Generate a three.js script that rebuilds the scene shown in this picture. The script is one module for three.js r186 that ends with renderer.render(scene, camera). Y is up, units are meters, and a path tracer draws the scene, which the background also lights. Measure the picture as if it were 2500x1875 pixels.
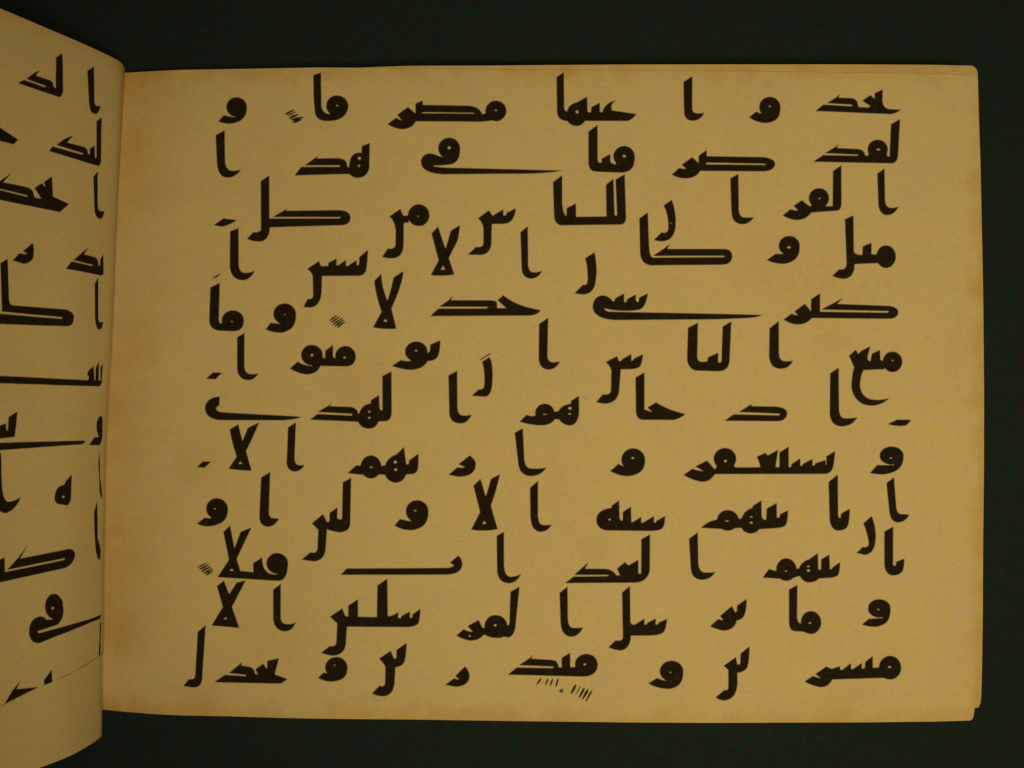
import * as THREE from 'three';

// ---------------------------------------------------------------- camera, light, exposure
const MM = 0.001;
const scene = new THREE.Scene();
scene.background = new THREE.Color(0, 0, 0);
const CAMERA_HEIGHT = 0.5014;                       // above the level of the open page
const camera = new THREE.PerspectiveCamera(41.01, 1024 / 768, 0.02, 20);
camera.position.set(0, CAMERA_HEIGHT, 0);
camera.up.set(0, 0, -1);
camera.lookAt(0, 0, 0);

const lamp = new THREE.SpotLight(new THREE.Color().setRGB(1, 0.755, 0.315), 1.86, 0, 0.63, 1, 2);   // warm tungsten lamp, right of the book
lamp.position.set(0.20, 0.86, 0.16);
lamp.target.position.set(0.09, 0, 0.0);
lamp.castShadow = true;
lamp.shadow.radius = 7;
lamp.shadow.mapSize.set(2048, 2048);
lamp.shadow.camera.near = 0.1; lamp.shadow.camera.far = 4; lamp.shadow.bias = -0.0005;
scene.add(lamp, lamp.target);

const renderer = new THREE.WebGLRenderer({ antialias: true });
renderer.setSize(1024, 768);
renderer.toneMapping = THREE.LinearToneMapping;
renderer.toneMappingExposure = 1;
renderer.shadowMap.enabled = true;

// ---------------------------------------------------------------- noise
function hash(ix, iy, s) {
  let n = Math.imul(ix, 374761393) + Math.imul(iy, 668265263) + Math.imul(s, 2147483647 - 1013904223);
  n = Math.imul(n ^ (n >>> 13), 1274126177); n ^= n >>> 16;
  return (n >>> 0) / 4294967295;
}
function noise(x, y, s) {                            // value noise, 0..1
  const ix = Math.floor(x), iy = Math.floor(y), fx = x - ix, fy = y - iy;
  const u = fx * fx * (3 - 2 * fx), v = fy * fy * (3 - 2 * fy);
  const a = hash(ix, iy, s), b = hash(ix + 1, iy, s), c = hash(ix, iy + 1, s), d = hash(ix + 1, iy + 1, s);
  return a + (b - a) * u + (c - a) * v + (a - b - c + d) * u * v;
}
function fbm(x, y, s, n) { let t = 0, a = 0.5, m = 0; for (let i = 0; i < n; i++) { t += a * noise(x, y, s + i); m += a; x *= 2.03; y *= 2.03; a *= 0.5; } return t / m; }
const clamp01 = (x) => Math.min(1, Math.max(0, x));
const smooth = (a, b, x) => { const t = clamp01((x - a) / (b - a)); return t * t * (3 - 2 * t); };
function table(T, x) {
  if (x <= T[0][0]) return T[0][1];
  for (let i = 1; i < T.length; i++) if (x <= T[i][0]) return T[i - 1][1] + (T[i][1] - T[i - 1][1]) * (x - T[i - 1][0]) / (T[i][0] - T[i - 1][0]);
  return T[T.length - 1][1];
}
function spline(P, t) {
  const n = P.length - 1, i = Math.min(n - 1, Math.max(0, Math.floor(t))), f = t - i;
  const a = P[Math.max(0, i - 1)], b = P[i], c = P[i + 1], d = P[Math.min(n, i + 2)];
  return [0, 1].map((q) => 0.5 * (2 * b[q] + (c[q] - a[q]) * f + (2 * a[q] - 5 * b[q] + 4 * c[q] - d[q]) * f * f + (3 * b[q] - a[q] - 3 * c[q] + d[q]) * f * f * f));
}
const linear = (c) => (c <= 0.0031308 ? 12.92 * c : 1.055 * Math.pow(c, 1 / 2.4) - 0.055);

// ---------------------------------------------------------------- the writing: brush outlines in tenths of a millimetre on the sheet ("-": left blank inside a stroke)
const RIGHT_WRITING = [
  'M689 393L718 363Q749 374 780 375L783 325L835 327Q836 378 799 395Q772 408 741 407Q711 405 689 393Z',
  'M835 327Q835 347 820 361Q804 375 783 374Q761 374 746 359Q730 344 730 324Q730 304 746 290Q761 276 783 277Q804 277 820 292Q835 307 835 327Z',
  'M1027 369Q1038 371 1054 362L1076 349L1073 344L1049 353Q1032 360 1027 369Z',
  'M1036 377Q1046 377 1062 370L1085 358L1083 355L1059 364Q1043 371 1036 377Z',
  'M1046 389Q1057 392 1074 384L1097 371L1095 366L1069 373Q1052 379 1046 389Z',
  'M1055 398Q1067 402 1090 396L1122 386L1120 380L1087 384Q1064 389 1055 398Z',
  'M1064 410Q1075 414 1091 408L1113 397L1111 391L1087 395Q1070 400 1064 410Z',
  'M1171 178L1209 165L1211 327Q1215 366 1250 372L1290 332L1346 329Q1346 360 1324 383Q1297 407 1246 406Q1195 405 1183 377Q1175 353 1172 279Z',
  'M1345 333Q1345 354 1329 369Q1313 384 1290 383Q1268 383 1251 367Q1235 352 1235 331Q1235 309 1251 294Q1268 279 1290 280Q1313 280 1329 296Q1345 311 1345 333Z',
  '-M1294 330Q1294 332 1293 333Q1292 334 1290 334Q1289 334 1287 333Q1286 332 1286 330Q1286 329 1287 327Q1289 326 1290 326Q1292 326 1293 328Q1294 329 1294 330Z',
  'M676 462L722 438L724 586Q725 637 757 641Q789 643 806 634Q782 675 736 675Q686 673 682 598Z',
  'M1077 671L1110 629L1305 632L1303 625L1128 622L1178 587L1194 576L1188 589L1290 589Q1337 591 1339 621L1343 637L1350 631Q1351 571 1392 564L1412 564L1412 532L1452 517L1450 639Q1439 688 1392 688Q1362 685 1351 668Z',
  '-M1408 591Q1408 594 1406 596Q1403 599 1400 599Q1397 598 1395 596Q1393 594 1393 591Q1393 588 1395 586Q1397 584 1400 584Q1403 584 1406 586Q1408 588 1408 591Z',
  '-M1404 629Q1404 631 1403 633Q1401 634 1399 634Q1397 634 1395 632Q1393 631 1393 629Q1393 626 1395 625Q1397 623 1399 623Q1401 623 1403 625Q1404 627 1404 629Z',
  'M906 697L949 667L951 882L1301 886L1311 880L967 875L1024 843L1043 832L1034 845L1297 845Q1356 847 1356 883Q1356 919 1311 920L953 926Q951 995 899 995Q865 995 836 981L869 948Q892 953 908 938Z',
  'M666 910L717 877L785 887Q746 915 704 918Z',
  'M1549 878L1603 842L1617 875L1645 874L1645 909L1620 912L1619 1019Q1616 1083 1564 1084Q1537 1084 1513 1078L1541 1034Q1578 1044 1579 1012L1580 949Q1576 902 1549 878Z',
  'M1746 874Q1746 896 1731 912Q1715 928 1693 927Q1671 927 1656 912Q1640 896 1640 874Q1640 851 1656 836Q1671 820 1693 820Q1715 821 1731 836Q1746 852 1746 874Z',
  '-M1694 879Q1694 880 1693 881Q1692 881 1691 881Q1689 881 1688 880Q1687 880 1687 879Q1687 877 1688 877Q1689 876 1691 876Q1692 876 1693 877Q1694 878 1694 879Z',
  'M1756 963L1788 930L1825 1038L1851 950L1896 923Q1888 997 1880 1007L1841 1084L1868 1165Q1813 1175 1752 1167L1791 1096Z',
  '-M1813 1121L1823 1141L1801 1141Z',
  'M750 942L793 927L794 1102Q795 1146 823 1149Q858 1150 877 1137Q856 1184 816 1185Q753 1183 748 1115Z',
  'M655 1176Q676 1157 704 1151Q687 1170 655 1176Z',
  'M1587 380L1640 343L1677 374L1677 326L1713 311L1713 333L1936 339Q1993 344 2005 382L2018 377L2071 365L2077 415L2050 412Q2023 418 1983 418L1679 414Q1662 452 1608 452Q1571 447 1539 426L1581 395Q1595 400 1611 410Z',
  'M2123 366Q2123 386 2108 401Q2093 416 2071 416Q2050 415 2035 401Q2020 386 2020 365Q2020 344 2035 330Q2050 315 2071 315Q2093 316 2108 330Q2123 345 2123 366Z',
  '-M1710 369L1963 374L1966 378L1710 374Z',
  '-M2078 362Q2078 364 2076 365Q2074 366 2071 365Q2069 365 2067 364Q2065 364 2065 362Q2065 361 2067 360Q2069 359 2071 359Q2074 359 2076 360Q2078 361 2078 362Z',
  'M1896 550Q1898 617 1849 627Q1809 632 1764 632L1772 637L1823 642L2317 656Q2367 656 2393 659Q2343 670 2237 673L1816 675Q1736 670 1712 639Q1692 598 1726 577Q1746 566 1776 579Q1806 591 1828 592L1843 550Z',
  'M1896 548Q1896 570 1881 585Q1865 601 1843 600Q1821 600 1805 585Q1789 569 1789 547Q1789 525 1805 510Q1821 495 1843 495Q1865 495 1881 511Q1896 526 1896 548Z',
  '-M1850 545Q1850 548 1848 550Q1846 552 1843 552Q1840 552 1838 550Q1835 548 1835 545Q1835 542 1838 540Q1840 538 1843 538Q1846 538 1848 540Q1850 542 1850 545Z',
  'M2367 202L2403 176L2405 352Q2407 365 2418 370Q2427 332 2467 325L2517 296L2519 368Q2527 378 2535 372L2538 348L2579 326L2579 372L2591 373Q2603 325 2661 314Q2627 332 2638 364L2758 382Q2737 408 2717 416L2507 416Q2491 441 2463 441Q2433 438 2420 416Q2373 415 2370 372Z',
  '-M2475 372Q2475 375 2473 377Q2471 379 2468 379Q2465 379 2463 377Q2461 375 2461 372Q2461 369 2463 366Q2465 364 2468 364Q2471 364 2473 366Q2475 369 2475 372Z',
  'M2523 468L2568 434L2568 602Q2570 624 2586 620L2588 600L2630 577L2630 615Q2640 626 2653 628L2697 592L2750 592Q2750 666 2690 668Q2603 668 2550 662Q2525 658 2523 618Z',
  'M2749 589Q2749 610 2734 625Q2719 640 2697 640Q2676 640 2661 625Q2645 610 2645 589Q2645 568 2661 553Q2676 538 2697 538Q2719 538 2734 553Q2749 568 2749 589Z',
  '-M2706 588Q2706 590 2704 592Q2701 594 2698 594Q2695 594 2692 592Q2690 590 2690 588Q2690 585 2692 583Q2695 582 2698 582Q2701 582 2704 583Q2706 585 2706 588Z',
  'M2350 715L2395 680L2395 812Q2397 865 2415 882L2417 842L2462 818L2463 884L2611 882L2608 728L2645 698L2651 877L2663 877L2655 702L2700 676L2707 892Q2705 920 2680 922L2390 926Q2358 922 2355 878Z',
  'M1983 891L2037 851L2055 878L2107 847L2108 877L2119 877L2125 863L2169 842Q2162 917 2110 918L2052 919L2049 1018Q2042 1070 1990 1070L1933 1068L1974 1030Q2007 1036 2010 1014L2010 944Q2008 908 1983 891Z',
  'M2191 959L2227 930L2229 1112Q2230 1152 2253 1155Q2282 1156 2298 1145Q2280 1185 2245 1186Q2201 1185 2197 1138Z',
  'M2987 225L3031 196L3030 355Q3031 376 3053 378Q3077 380 3090 374Q3071 414 3033 415Q2993 414 2990 372Z',
  'M2978 630L3030 592L3061 622L3061 585L3100 558L3101 588L3370 592Q3434 597 3435 626Q3431 660 3377 662L3069 660Q3050 696 2997 697Q2960 696 2929 678L2967 644Q2987 652 3000 649Z',
  '-M3099 619L3387 625L3387 630L3099 628Z',
  'M2890 828L2930 800Q2953 865 2949 925Q2945 1002 2883 1004Q2860 1004 2842 997L2880 960Q2913 968 2913 935Q2913 872 2890 828Z',
  '-M2928 915Q2928 916 2927 917Q2926 918 2925 918Q2924 918 2923 917Q2923 916 2923 915Q2923 914 2923 913Q2924 912 2925 912Q2926 912 2927 913Q2928 914 2928 915Z',
  'M2771 892L2813 862L2819 1025Q2822 1080 2837 1083L3183 1081L3190 1074L2837 1075L2890 1040L2925 1013L2907 1041L3190 1041Q3225 1045 3225 1078Q3222 1117 3177 1118L2830 1121Q2778 1118 2775 1058Z',
  'M3307 398L3342 370Q3379 388 3417 388L3409 348L3461 348Q3462 397 3433 414Q3411 426 3387 426Q3344 425 3307 398Z',
  'M3461 348Q3461 370 3445 385Q3430 400 3409 400Q3387 400 3372 385Q3357 370 3357 348Q3357 327 3372 312Q3387 297 3409 297Q3430 297 3445 312Q3461 327 3461 348Z',
  '-M3413 344Q3413 345 3412 346Q3411 347 3409 347Q3407 347 3405 346Q3404 345 3404 344Q3404 342 3405 341Q3407 340 3409 340Q3411 340 3412 341Q3413 342 3413 344Z',
  'M3630 367L3671 336L3809 344L3811 337L3687 329L3737 297L3750 284L3745 302L3803 304Q3835 306 3839 335L3842 348L3893 350L3898 342L3859 317L3900 289L3920 308L3920 280L3960 262L3958 318Q3963 355 3993 358L4050 360Q4023 382 3997 383Z',
  'M3620 615L3670 582L3835 586L3842 580L3677 573L3730 542L3744 529L3737 548L3837 552Q3871 555 3875 585L3887 585L3897 565L3977 558L3983 588L3993 590L4000 432L4045 406L4035 585Q4030 622 4003 623Z',
  'M3985 555Q3985 575 3970 589Q3956 603 3935 603Q3915 603 3900 589Q3886 575 3886 555Q3886 535 3900 521Q3915 507 3935 507Q3956 507 3970 521Q3985 535 3985 555Z',
  '-M3948 555Q3948 557 3945 558Q3943 559 3939 559Q3935 559 3932 558Q3929 557 3929 555Q3929 553 3932 552Q3935 551 3939 551Q3943 551 3945 552Q3948 553 3948 555Z',
  'M3933 673L3969 647L3971 798Q3973 838 3997 840Q4024 842 4038 832Q4019 875 3983 876Q3942 875 3938 818Z',
  'M3717 660L3758 632L3759 818Q3757 852 3737 854L3610 863Q3590 898 3537 900Q3500 896 3471 877L3510 846Q3530 855 3546 852L3525 830L3565 802L3597 828L3605 832L3627 818L3690 833L3715 830Z',
  'M3698 793Q3698 813 3684 828Q3669 842 3649 842Q3628 842 3614 828Q3599 813 3599 793Q3599 773 3614 758Q3628 744 3649 744Q3669 744 3684 758Q3698 773 3698 793Z',
  '-M3655 794Q3655 795 3653 796Q3652 798 3651 798Q3649 798 3648 796Q3647 795 3647 794Q3647 792 3648 791Q3649 790 3651 790Q3652 790 3653 791Q3655 792 3655 794Z',
  'M3215 696L3255 674L3257 845Q3258 884 3283 887Q3314 888 3330 887Q3311 919 3273 920Q3225 919 3221 865Z',
  'M3393 1095L3435 1065Q3479 1065 3523 1065L3503 1025L3555 1025Q3556 1080 3522 1099Q3498 1114 3470 1114Q3428 1112 3393 1095Z',
  'M3555 1025Q3555 1045 3540 1059Q3525 1073 3503 1073Q3482 1073 3467 1059Q3452 1045 3452 1025Q3452 1005 3467 991Q3482 977 3503 977Q3525 977 3540 991Q3555 1005 3555 1025Z',
  '-M3510 1033Q3510 1035 3508 1037Q3505 1038 3502 1038Q3499 1038 3496 1037Q3494 1035 3494 1033Q3494 1031 3496 1029Q3499 1028 3502 1028Q3505 1028 3508 1029Q3510 1031 3510 1033Z',
  'M3775 895L3817 877L3819 1052Q3823 1070 3860 1069L3862 1028L3905 1010L3905 1067L3943 1066L3943 1110L3823 1115Q3823 1185 3767 1187Q3737 1185 3713 1172L3747 1140Q3781 1145 3783 1112Z',
  'M4024 1078Q4024 1101 4010 1117Q3996 1134 3976 1134Q3956 1134 3942 1117Q3928 1101 3928 1078Q3928 1055 3942 1039Q3956 1023 3976 1023Q3996 1023 4010 1039Q4024 1055 4024 1078Z',
  'M1140 1133L1200 1094L1209 1120L1246 1119L1246 1104L1287 1082L1287 1117L1297 1115L1335 1089L1333 1120L1343 1120L1387 1091L1387 1116Q1396 1120 1399 1108L1399 1078L1443 1041Q1441 1115 1433 1145Q1426 1167 1396 1169L1215 1169L1213 1244Q1207 1322 1154 1323L1120 1321L1144 1280Q1169 1285 1170 1264L1168 1170Q1164 1147 1140 1133Z',
  'M1474 1194L1509 1159Q1510 1223 1539 1291Q1560 1230 1569 1178L1618 1146Q1615 1210 1559 1329L1583 1429Q1524 1434 1467 1422L1510 1345Q1480 1263 1474 1194Z',
  '-M1529 1381L1539 1394L1519 1394Z',
  'M1248 1392Q1258 1391 1273 1380L1292 1364L1289 1361L1267 1373Q1253 1383 1248 1392Z',
  'M1255 1402Q1266 1400 1283 1388L1305 1370L1303 1366L1278 1381Q1261 1392 1255 1402Z',
  'M1263 1412Q1275 1410 1293 1397L1318 1378L1315 1374L1288 1389Q1269 1401 1263 1412Z',
  'M1274 1419Q1286 1417 1303 1405L1326 1385L1323 1382L1297 1397Q1280 1409 1274 1419Z',
  'M1286 1425Q1296 1424 1311 1412L1331 1395L1328 1392L1306 1405Q1291 1416 1286 1425Z',
  'M931 1429L956 1397Q993 1403 1029 1404L1027 1354L1084 1355Q1086 1412 1052 1432Q1028 1447 1000 1447Q962 1445 931 1429Z',
  'M1084 1355Q1084 1376 1067 1392Q1051 1407 1027 1407Q1003 1407 987 1391Q970 1376 970 1354Q970 1332 987 1317Q1003 1302 1027 1302Q1051 1302 1067 1317Q1084 1333 1084 1355Z',
  '-M1031 1356Q1031 1357 1030 1358Q1029 1358 1027 1358Q1026 1358 1025 1358Q1024 1357 1024 1356Q1024 1355 1025 1354Q1026 1353 1027 1353Q1029 1353 1030 1354Q1031 1355 1031 1356Z',
  'M648 1219L697 1197L692 1366Q690 1400 704 1398L764 1380L820 1387Q820 1438 767 1438L697 1435Q642 1430 642 1379Z',
  'M820 1386Q820 1407 804 1421Q787 1436 763 1436Q739 1436 722 1421Q706 1406 706 1385Q706 1364 722 1349Q739 1334 763 1334Q787 1334 804 1349Q820 1364 820 1386Z',
  '-M763 1390Q763 1391 762 1392Q761 1393 759 1393Q757 1393 756 1392Q755 1391 755 1390Q755 1389 756 1388Q757 1387 759 1387Q761 1387 762 1388Q763 1389 763 1390Z',
  'M785 1468L823 1446L822 1610Q823 1648 854 1651Q880 1652 894 1646Q876 1680 840 1681Q790 1680 785 1624Z',
  'M623 1674L662 1642L708 1644L673 1677Z',
  'M1230 1537L1269 1507L1269 1564Q1273 1574 1290 1574L1382 1564Q1382 1613 1331 1614L1207 1611Q1188 1653 1134 1653Q1092 1648 1053 1624L1092 1589Q1120 1609 1164 1611L1215 1557L1217 1571L1230 1571Z',
  'M1218 1558Q1218 1579 1202 1594Q1187 1609 1164 1609Q1142 1609 1126 1594Q1110 1579 1110 1558Q1110 1536 1126 1521Q1142 1506 1164 1507Q1187 1507 1202 1522Q1218 1537 1218 1558Z',
  'M1382 1563Q1382 1583 1367 1598Q1352 1612 1331 1612Q1310 1612 1295 1598Q1280 1583 1280 1563Q1280 1542 1295 1528Q1310 1513 1331 1513Q1352 1513 1367 1528Q1382 1542 1382 1563Z',
  '-M1170 1558Q1170 1561 1169 1563Q1167 1564 1164 1564Q1162 1564 1160 1563Q1158 1561 1158 1558Q1158 1556 1160 1554Q1162 1552 1164 1552Q1167 1552 1169 1554Q1170 1556 1170 1558Z',
  '-M1332 1571Q1332 1573 1331 1574Q1329 1575 1326 1575Q1324 1575 1322 1574Q1320 1573 1320 1571Q1320 1569 1322 1567Q1324 1566 1326 1566Q1329 1566 1331 1567Q1332 1569 1332 1571Z',
  'M1750 1507L1799 1486Q1799 1545 1786 1568Q1772 1588 1737 1588Q1715 1631 1648 1631Q1601 1626 1561 1611L1605 1582Q1628 1591 1655 1586L1681 1541L1734 1538L1739 1548Q1750 1545 1750 1507Z',
  'M1736 1541Q1736 1562 1720 1576Q1703 1591 1681 1591Q1658 1591 1642 1576Q1626 1562 1626 1541Q1626 1521 1642 1506Q1658 1492 1681 1492Q1703 1492 1720 1506Q1736 1521 1736 1541Z',
  '-M1687 1537Q1687 1538 1685 1539Q1683 1541 1681 1541Q1678 1541 1676 1539Q1674 1538 1674 1537Q1674 1535 1676 1534Q1678 1532 1681 1533Q1683 1533 1685 1534Q1687 1535 1687 1537Z',
  'M696 1763L694 1807Q680 1812 678 1824Q683 1838 711 1841L1092 1860L1112 1863Q1086 1875 1024 1879L697 1880Q620 1872 620 1817Q627 1766 696 1763Z',
  'M704 1813Q706 1816 707 1816L710 1816L711 1814L709 1812Q707 1812 704 1813Z',
  'M1514 1661L1559 1638L1560 1839Q1558 1879 1531 1882L1495 1885Q1483 1919 1446 1920Q1406 1917 1394 1886L1153 1876L1192 1848L1362 1855L1366 1847L1192 1838L1246 1806L1267 1787L1251 1809L1351 1812Q1390 1816 1394 1843L1399 1846Q1409 1802 1456 1795L1457 1779L1498 1754L1500 1816Q1502 1832 1514 1829Z',
  '-M1456 1836Q1456 1837 1454 1839Q1452 1840 1450 1840Q1447 1840 1445 1839Q1444 1837 1444 1836Q1444 1834 1445 1833Q1447 1832 1450 1832Q1452 1832 1454 1833Q1456 1834 1456 1836Z',
  '-M1455 1866Q1455 1868 1453 1869Q1451 1871 1449 1871Q1446 1871 1445 1869Q1443 1868 1443 1866Q1443 1864 1445 1863Q1446 1861 1449 1861Q1451 1861 1453 1863Q1455 1864 1455 1866Z',
  'M1839 1658L1882 1635L1883 1812Q1884 1851 1910 1854Q1938 1855 1953 1849Q1935 1892 1900 1893Q1847 1892 1843 1845Z',
  'M2507 1086L2553 1057Q2573 1152 2553 1225Q2537 1262 2497 1263Q2473 1262 2455 1257L2495 1216Q2520 1222 2519 1192Q2520 1132 2507 1086Z',
  'M1749 1368L1789 1331L2023 1331L2037 1323L1793 1322L1839 1291L1862 1269L1851 1290L2043 1291Q2077 1291 2077 1308L2077 1330L2122 1330L2079 1291L2107 1266Q2150 1302 2217 1323L2291 1340Q2277 1363 2237 1366Z',
  'M2543 1325Q2547 1272 2590 1267Q2623 1268 2642 1296L2650 1295L2653 1282L2697 1258L2697 1295Q2702 1305 2709 1298L2713 1285L2755 1262L2755 1292Q2760 1305 2769 1295L2770 1278L2813 1258Q2807 1318 2777 1335Q2750 1344 2690 1343Q2637 1342 2600 1330Q2607 1345 2623 1347L2783 1350L3103 1356L3317 1361L3373 1364Q3343 1377 3297 1378L3157 1384L2650 1388Q2550 1382 2543 1325Z',
  'M2282 1407L2327 1376L2323 1565Q2325 1591 2347 1594Q2371 1595 2385 1588Q2366 1628 2330 1630Q2284 1628 2280 1578Z',
  'M1990 1582L2048 1545L2040 1558L1993 1585Z',
  'M2003 1592L2040 1568Q2058 1598 2055 1678Q2053 1762 2017 1762L1953 1758L1987 1726Q2015 1732 2015 1698Q2017 1625 2003 1592Z',
  'M2607 1593L2663 1564L2673 1588Q2682 1590 2689 1578L2733 1553L2733 1585Q2740 1588 2747 1575L2790 1554Q2787 1595 2777 1612Q2763 1628 2723 1628L2682 1628L2673 1738Q2663 1795 2603 1796L2560 1790L2593 1750Q2633 1758 2633 1725L2635 1638Q2633 1615 2607 1593Z',
  'M2753 1668L2797 1643L2797 1824L2835 1838L2811 1815L2854 1789Q2910 1826 2998 1847Q2967 1873 2937 1876L2787 1875Q2757 1872 2755 1832Z',
  'M2187 1884L2220 1850Q2243 1860 2263 1855L2310 1842L2358 1835L2377 1833Q2390 1802 2437 1797L2438 1782L2477 1758L2478 1832Q2475 1902 2430 1903Q2393 1898 2380 1873L2360 1872Q2343 1898 2303 1902Q2237 1902 2187 1884Z',
  'M2357 1842Q2357 1861 2343 1874Q2330 1888 2310 1888Q2290 1888 2277 1874Q2263 1861 2263 1842Q2263 1823 2277 1809Q2290 1796 2310 1796Q2330 1796 2343 1809Q2357 1823 2357 1842Z',
  '-M2441 1818Q2441 1821 2439 1823Q2437 1825 2433 1825Q2430 1825 2428 1823Q2425 1821 2425 1818Q2425 1816 2428 1814Q2430 1812 2433 1812Q2437 1812 2439 1814Q2441 1816 2441 1818Z',
  '-M2438 1846Q2438 1848 2436 1849Q2434 1850 2431 1850Q2429 1850 2427 1849Q2425 1848 2425 1846Q2425 1845 2427 1844Q2429 1842 2431 1842Q2434 1842 2436 1844Q2438 1845 2438 1846Z',
  '-M2321 1848Q2321 1849 2318 1850Q2315 1850 2311 1850Q2307 1850 2304 1850Q2301 1849 2301 1848Q2301 1848 2304 1847Q2307 1846 2311 1846Q2315 1846 2318 1847Q2321 1848 2321 1848Z',
  'M2505 1773Q2508 1774 2511 1774L2515 1772L2515 1770L2510 1770Q2507 1770 2505 1773Z',
  'M3009 1426L3058 1400L3055 1565Q3057 1592 3077 1592L3103 1590L3107 1570L3157 1546L3157 1592Q3167 1602 3173 1588L3178 1420L3221 1394L3213 1585Q3209 1638 3157 1638L3057 1635Q3007 1632 3005 1572Z',
  'M3407 1428L3453 1392L3453 1545Q3455 1586 3480 1588Q3508 1590 3523 1585Q3503 1625 3463 1626Q3409 1625 3405 1565Z',
  'M3528 1346L3580 1308L3609 1345L3610 1286L3654 1256L3654 1347L3983 1352L3991 1344L3658 1337L3717 1306L3771 1277L3738 1309L3990 1318Q4037 1324 4037 1350Q4033 1380 3993 1382L3613 1378Q3590 1410 3540 1410Q3503 1405 3475 1385L3515 1356Q3530 1365 3545 1363Z',
  'M3795 1562L3829 1532L3840 1553L3855 1538L3901 1515L3887 1562Q3883 1588 3900 1588L3907 1552L3947 1533L3949 1578Q3953 1588 3963 1585L3970 1628L3867 1632Q3849 1665 3850 1712Q3857 1762 3903 1775Q3950 1782 3992 1768Q3957 1805 3903 1806Q3823 1802 3807 1718Q3807 1665 3820 1618Z',
  'M4056 1592Q4056 1612 4042 1627Q4028 1642 4008 1642Q3988 1642 3974 1627Q3960 1612 3960 1592Q3960 1571 3974 1556Q3988 1542 4008 1542Q4028 1542 4042 1556Q4056 1571 4056 1592Z',
  '-M4013 1585Q4013 1586 4011 1587Q4010 1588 4008 1588Q4006 1588 4005 1587Q4003 1586 4003 1585Q4003 1584 4005 1583Q4006 1582 4008 1582Q4010 1582 4011 1583Q4013 1584 4013 1585Z',
  'M3703 1648L3745 1620L3747 1818Q3748 1864 3773 1867Q3815 1868 3837 1862Q3811 1906 3760 1907Q3706 1906 3701 1845Z',
  'M3187 1880L3233 1848L3453 1853L3460 1845L3258 1837L3303 1808L3329 1793L3317 1808L3437 1810Q3494 1814 3494 1845Q3489 1880 3447 1882Z',
  'M3985 1895L4030 1874L4099 1875Q4083 1902 4067 1904Q4023 1908 3985 1895Z',
  'M748 1925L792 1900L813 1983L840 1918L898 1889Q875 1949 831 2033L860 2130Q802 2130 741 2121L783 2061Q757 1990 748 1925Z',
  '-M802 2084L812 2096L792 2097Z',
  'M1044 1914L1084 1889L1077 2062Q1079 2098 1098 2100Q1117 2102 1128 2099Q1111 2130 1079 2132Q1041 2130 1037 2089Z',
  'M577 2115L609 2086L652 2086L618 2117Z',
  'M1341 2138L1385 2099L1412 2102L1510 2102L1527 2099Q1541 2060 1582 2046L1621 2009L1632 2093L1643 2093L1647 2073L1692 2041L1691 2106Q1687 2142 1655 2142L1632 2143Q1618 2183 1578 2184Q1541 2180 1527 2145L1504 2144L1406 2145Z',
  'M1510 2107Q1510 2130 1494 2147Q1479 2164 1458 2164Q1436 2164 1421 2148Q1406 2131 1406 2107Q1406 2084 1421 2067Q1436 2050 1458 2050Q1479 2050 1494 2067Q1510 2083 1510 2107Z',
  '-M1467 2108Q1467 2110 1464 2111Q1462 2112 1458 2112Q1455 2112 1453 2111Q1450 2110 1450 2108Q1450 2107 1453 2106Q1455 2105 1458 2105Q1462 2105 1464 2106Q1467 2107 1467 2108Z',
  '-M1586 2082Q1586 2085 1583 2087Q1581 2089 1578 2089Q1574 2089 1572 2087Q1570 2085 1570 2083Q1570 2080 1572 2078Q1574 2076 1578 2076Q1581 2076 1583 2078Q1586 2080 1586 2082Z',
  '-M1587 2120Q1587 2122 1585 2124Q1583 2126 1580 2126Q1577 2126 1575 2124Q1572 2123 1572 2120Q1572 2118 1575 2116Q1577 2114 1580 2114Q1583 2114 1585 2116Q1587 2117 1587 2120Z',
  'M1888 2092L1943 2049Q1975 2072 1973 2092Q1973 2152 1890 2154L1839 2144L1883 2107Q1906 2112 1920 2106Z',
  'M908 2163L955 2134L948 2333Q949 2361 965 2363Q986 2364 998 2365Q979 2404 944 2406Q903 2405 899 2361Z',
  'M580 2396L620 2365Q635 2369 649 2369L683 2320L739 2319Q741 2374 698 2394Q666 2409 630 2409Q601 2409 580 2396Z',
  'M739 2319Q739 2340 723 2356Q706 2371 683 2371Q660 2372 643 2357Q627 2342 627 2320Q627 2299 643 2284Q660 2268 683 2268Q706 2268 723 2283Q739 2298 739 2319Z',
  '-M677 2320Q677 2321 676 2322Q674 2323 673 2323Q671 2323 670 2322Q668 2321 668 2320Q668 2319 670 2318Q671 2317 673 2317Q674 2317 676 2318Q677 2319 677 2320Z',
  'M1318 2183L1360 2161L1355 2389Q1351 2426 1301 2430Q1263 2424 1239 2416L1233 2512Q1226 2572 1171 2574L1112 2566L1157 2529Q1188 2539 1192 2509L1195 2418L1164 2387L1219 2340L1239 2377Q1246 2384 1251 2374L1253 2333L1292 2307L1290 2356Q1301 2373 1314 2363Z',
  'M1574 2394L1601 2361Q1638 2372 1675 2372L1685 2324L1741 2323Q1742 2380 1706 2401Q1679 2416 1648 2416Q1608 2415 1574 2394Z',
  'M1741 2323Q1741 2346 1725 2362Q1708 2378 1685 2378Q1662 2378 1646 2362Q1630 2347 1630 2324Q1630 2301 1646 2285Q1662 2269 1685 2269Q1708 2269 1725 2285Q1741 2301 1741 2323Z',
  '-M1683 2320Q1683 2321 1681 2322Q1679 2323 1677 2323Q1674 2323 1672 2322Q1670 2321 1670 2320Q1670 2319 1672 2318Q1674 2318 1677 2318Q1679 2318 1681 2318Q1683 2319 1683 2320Z',
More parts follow.
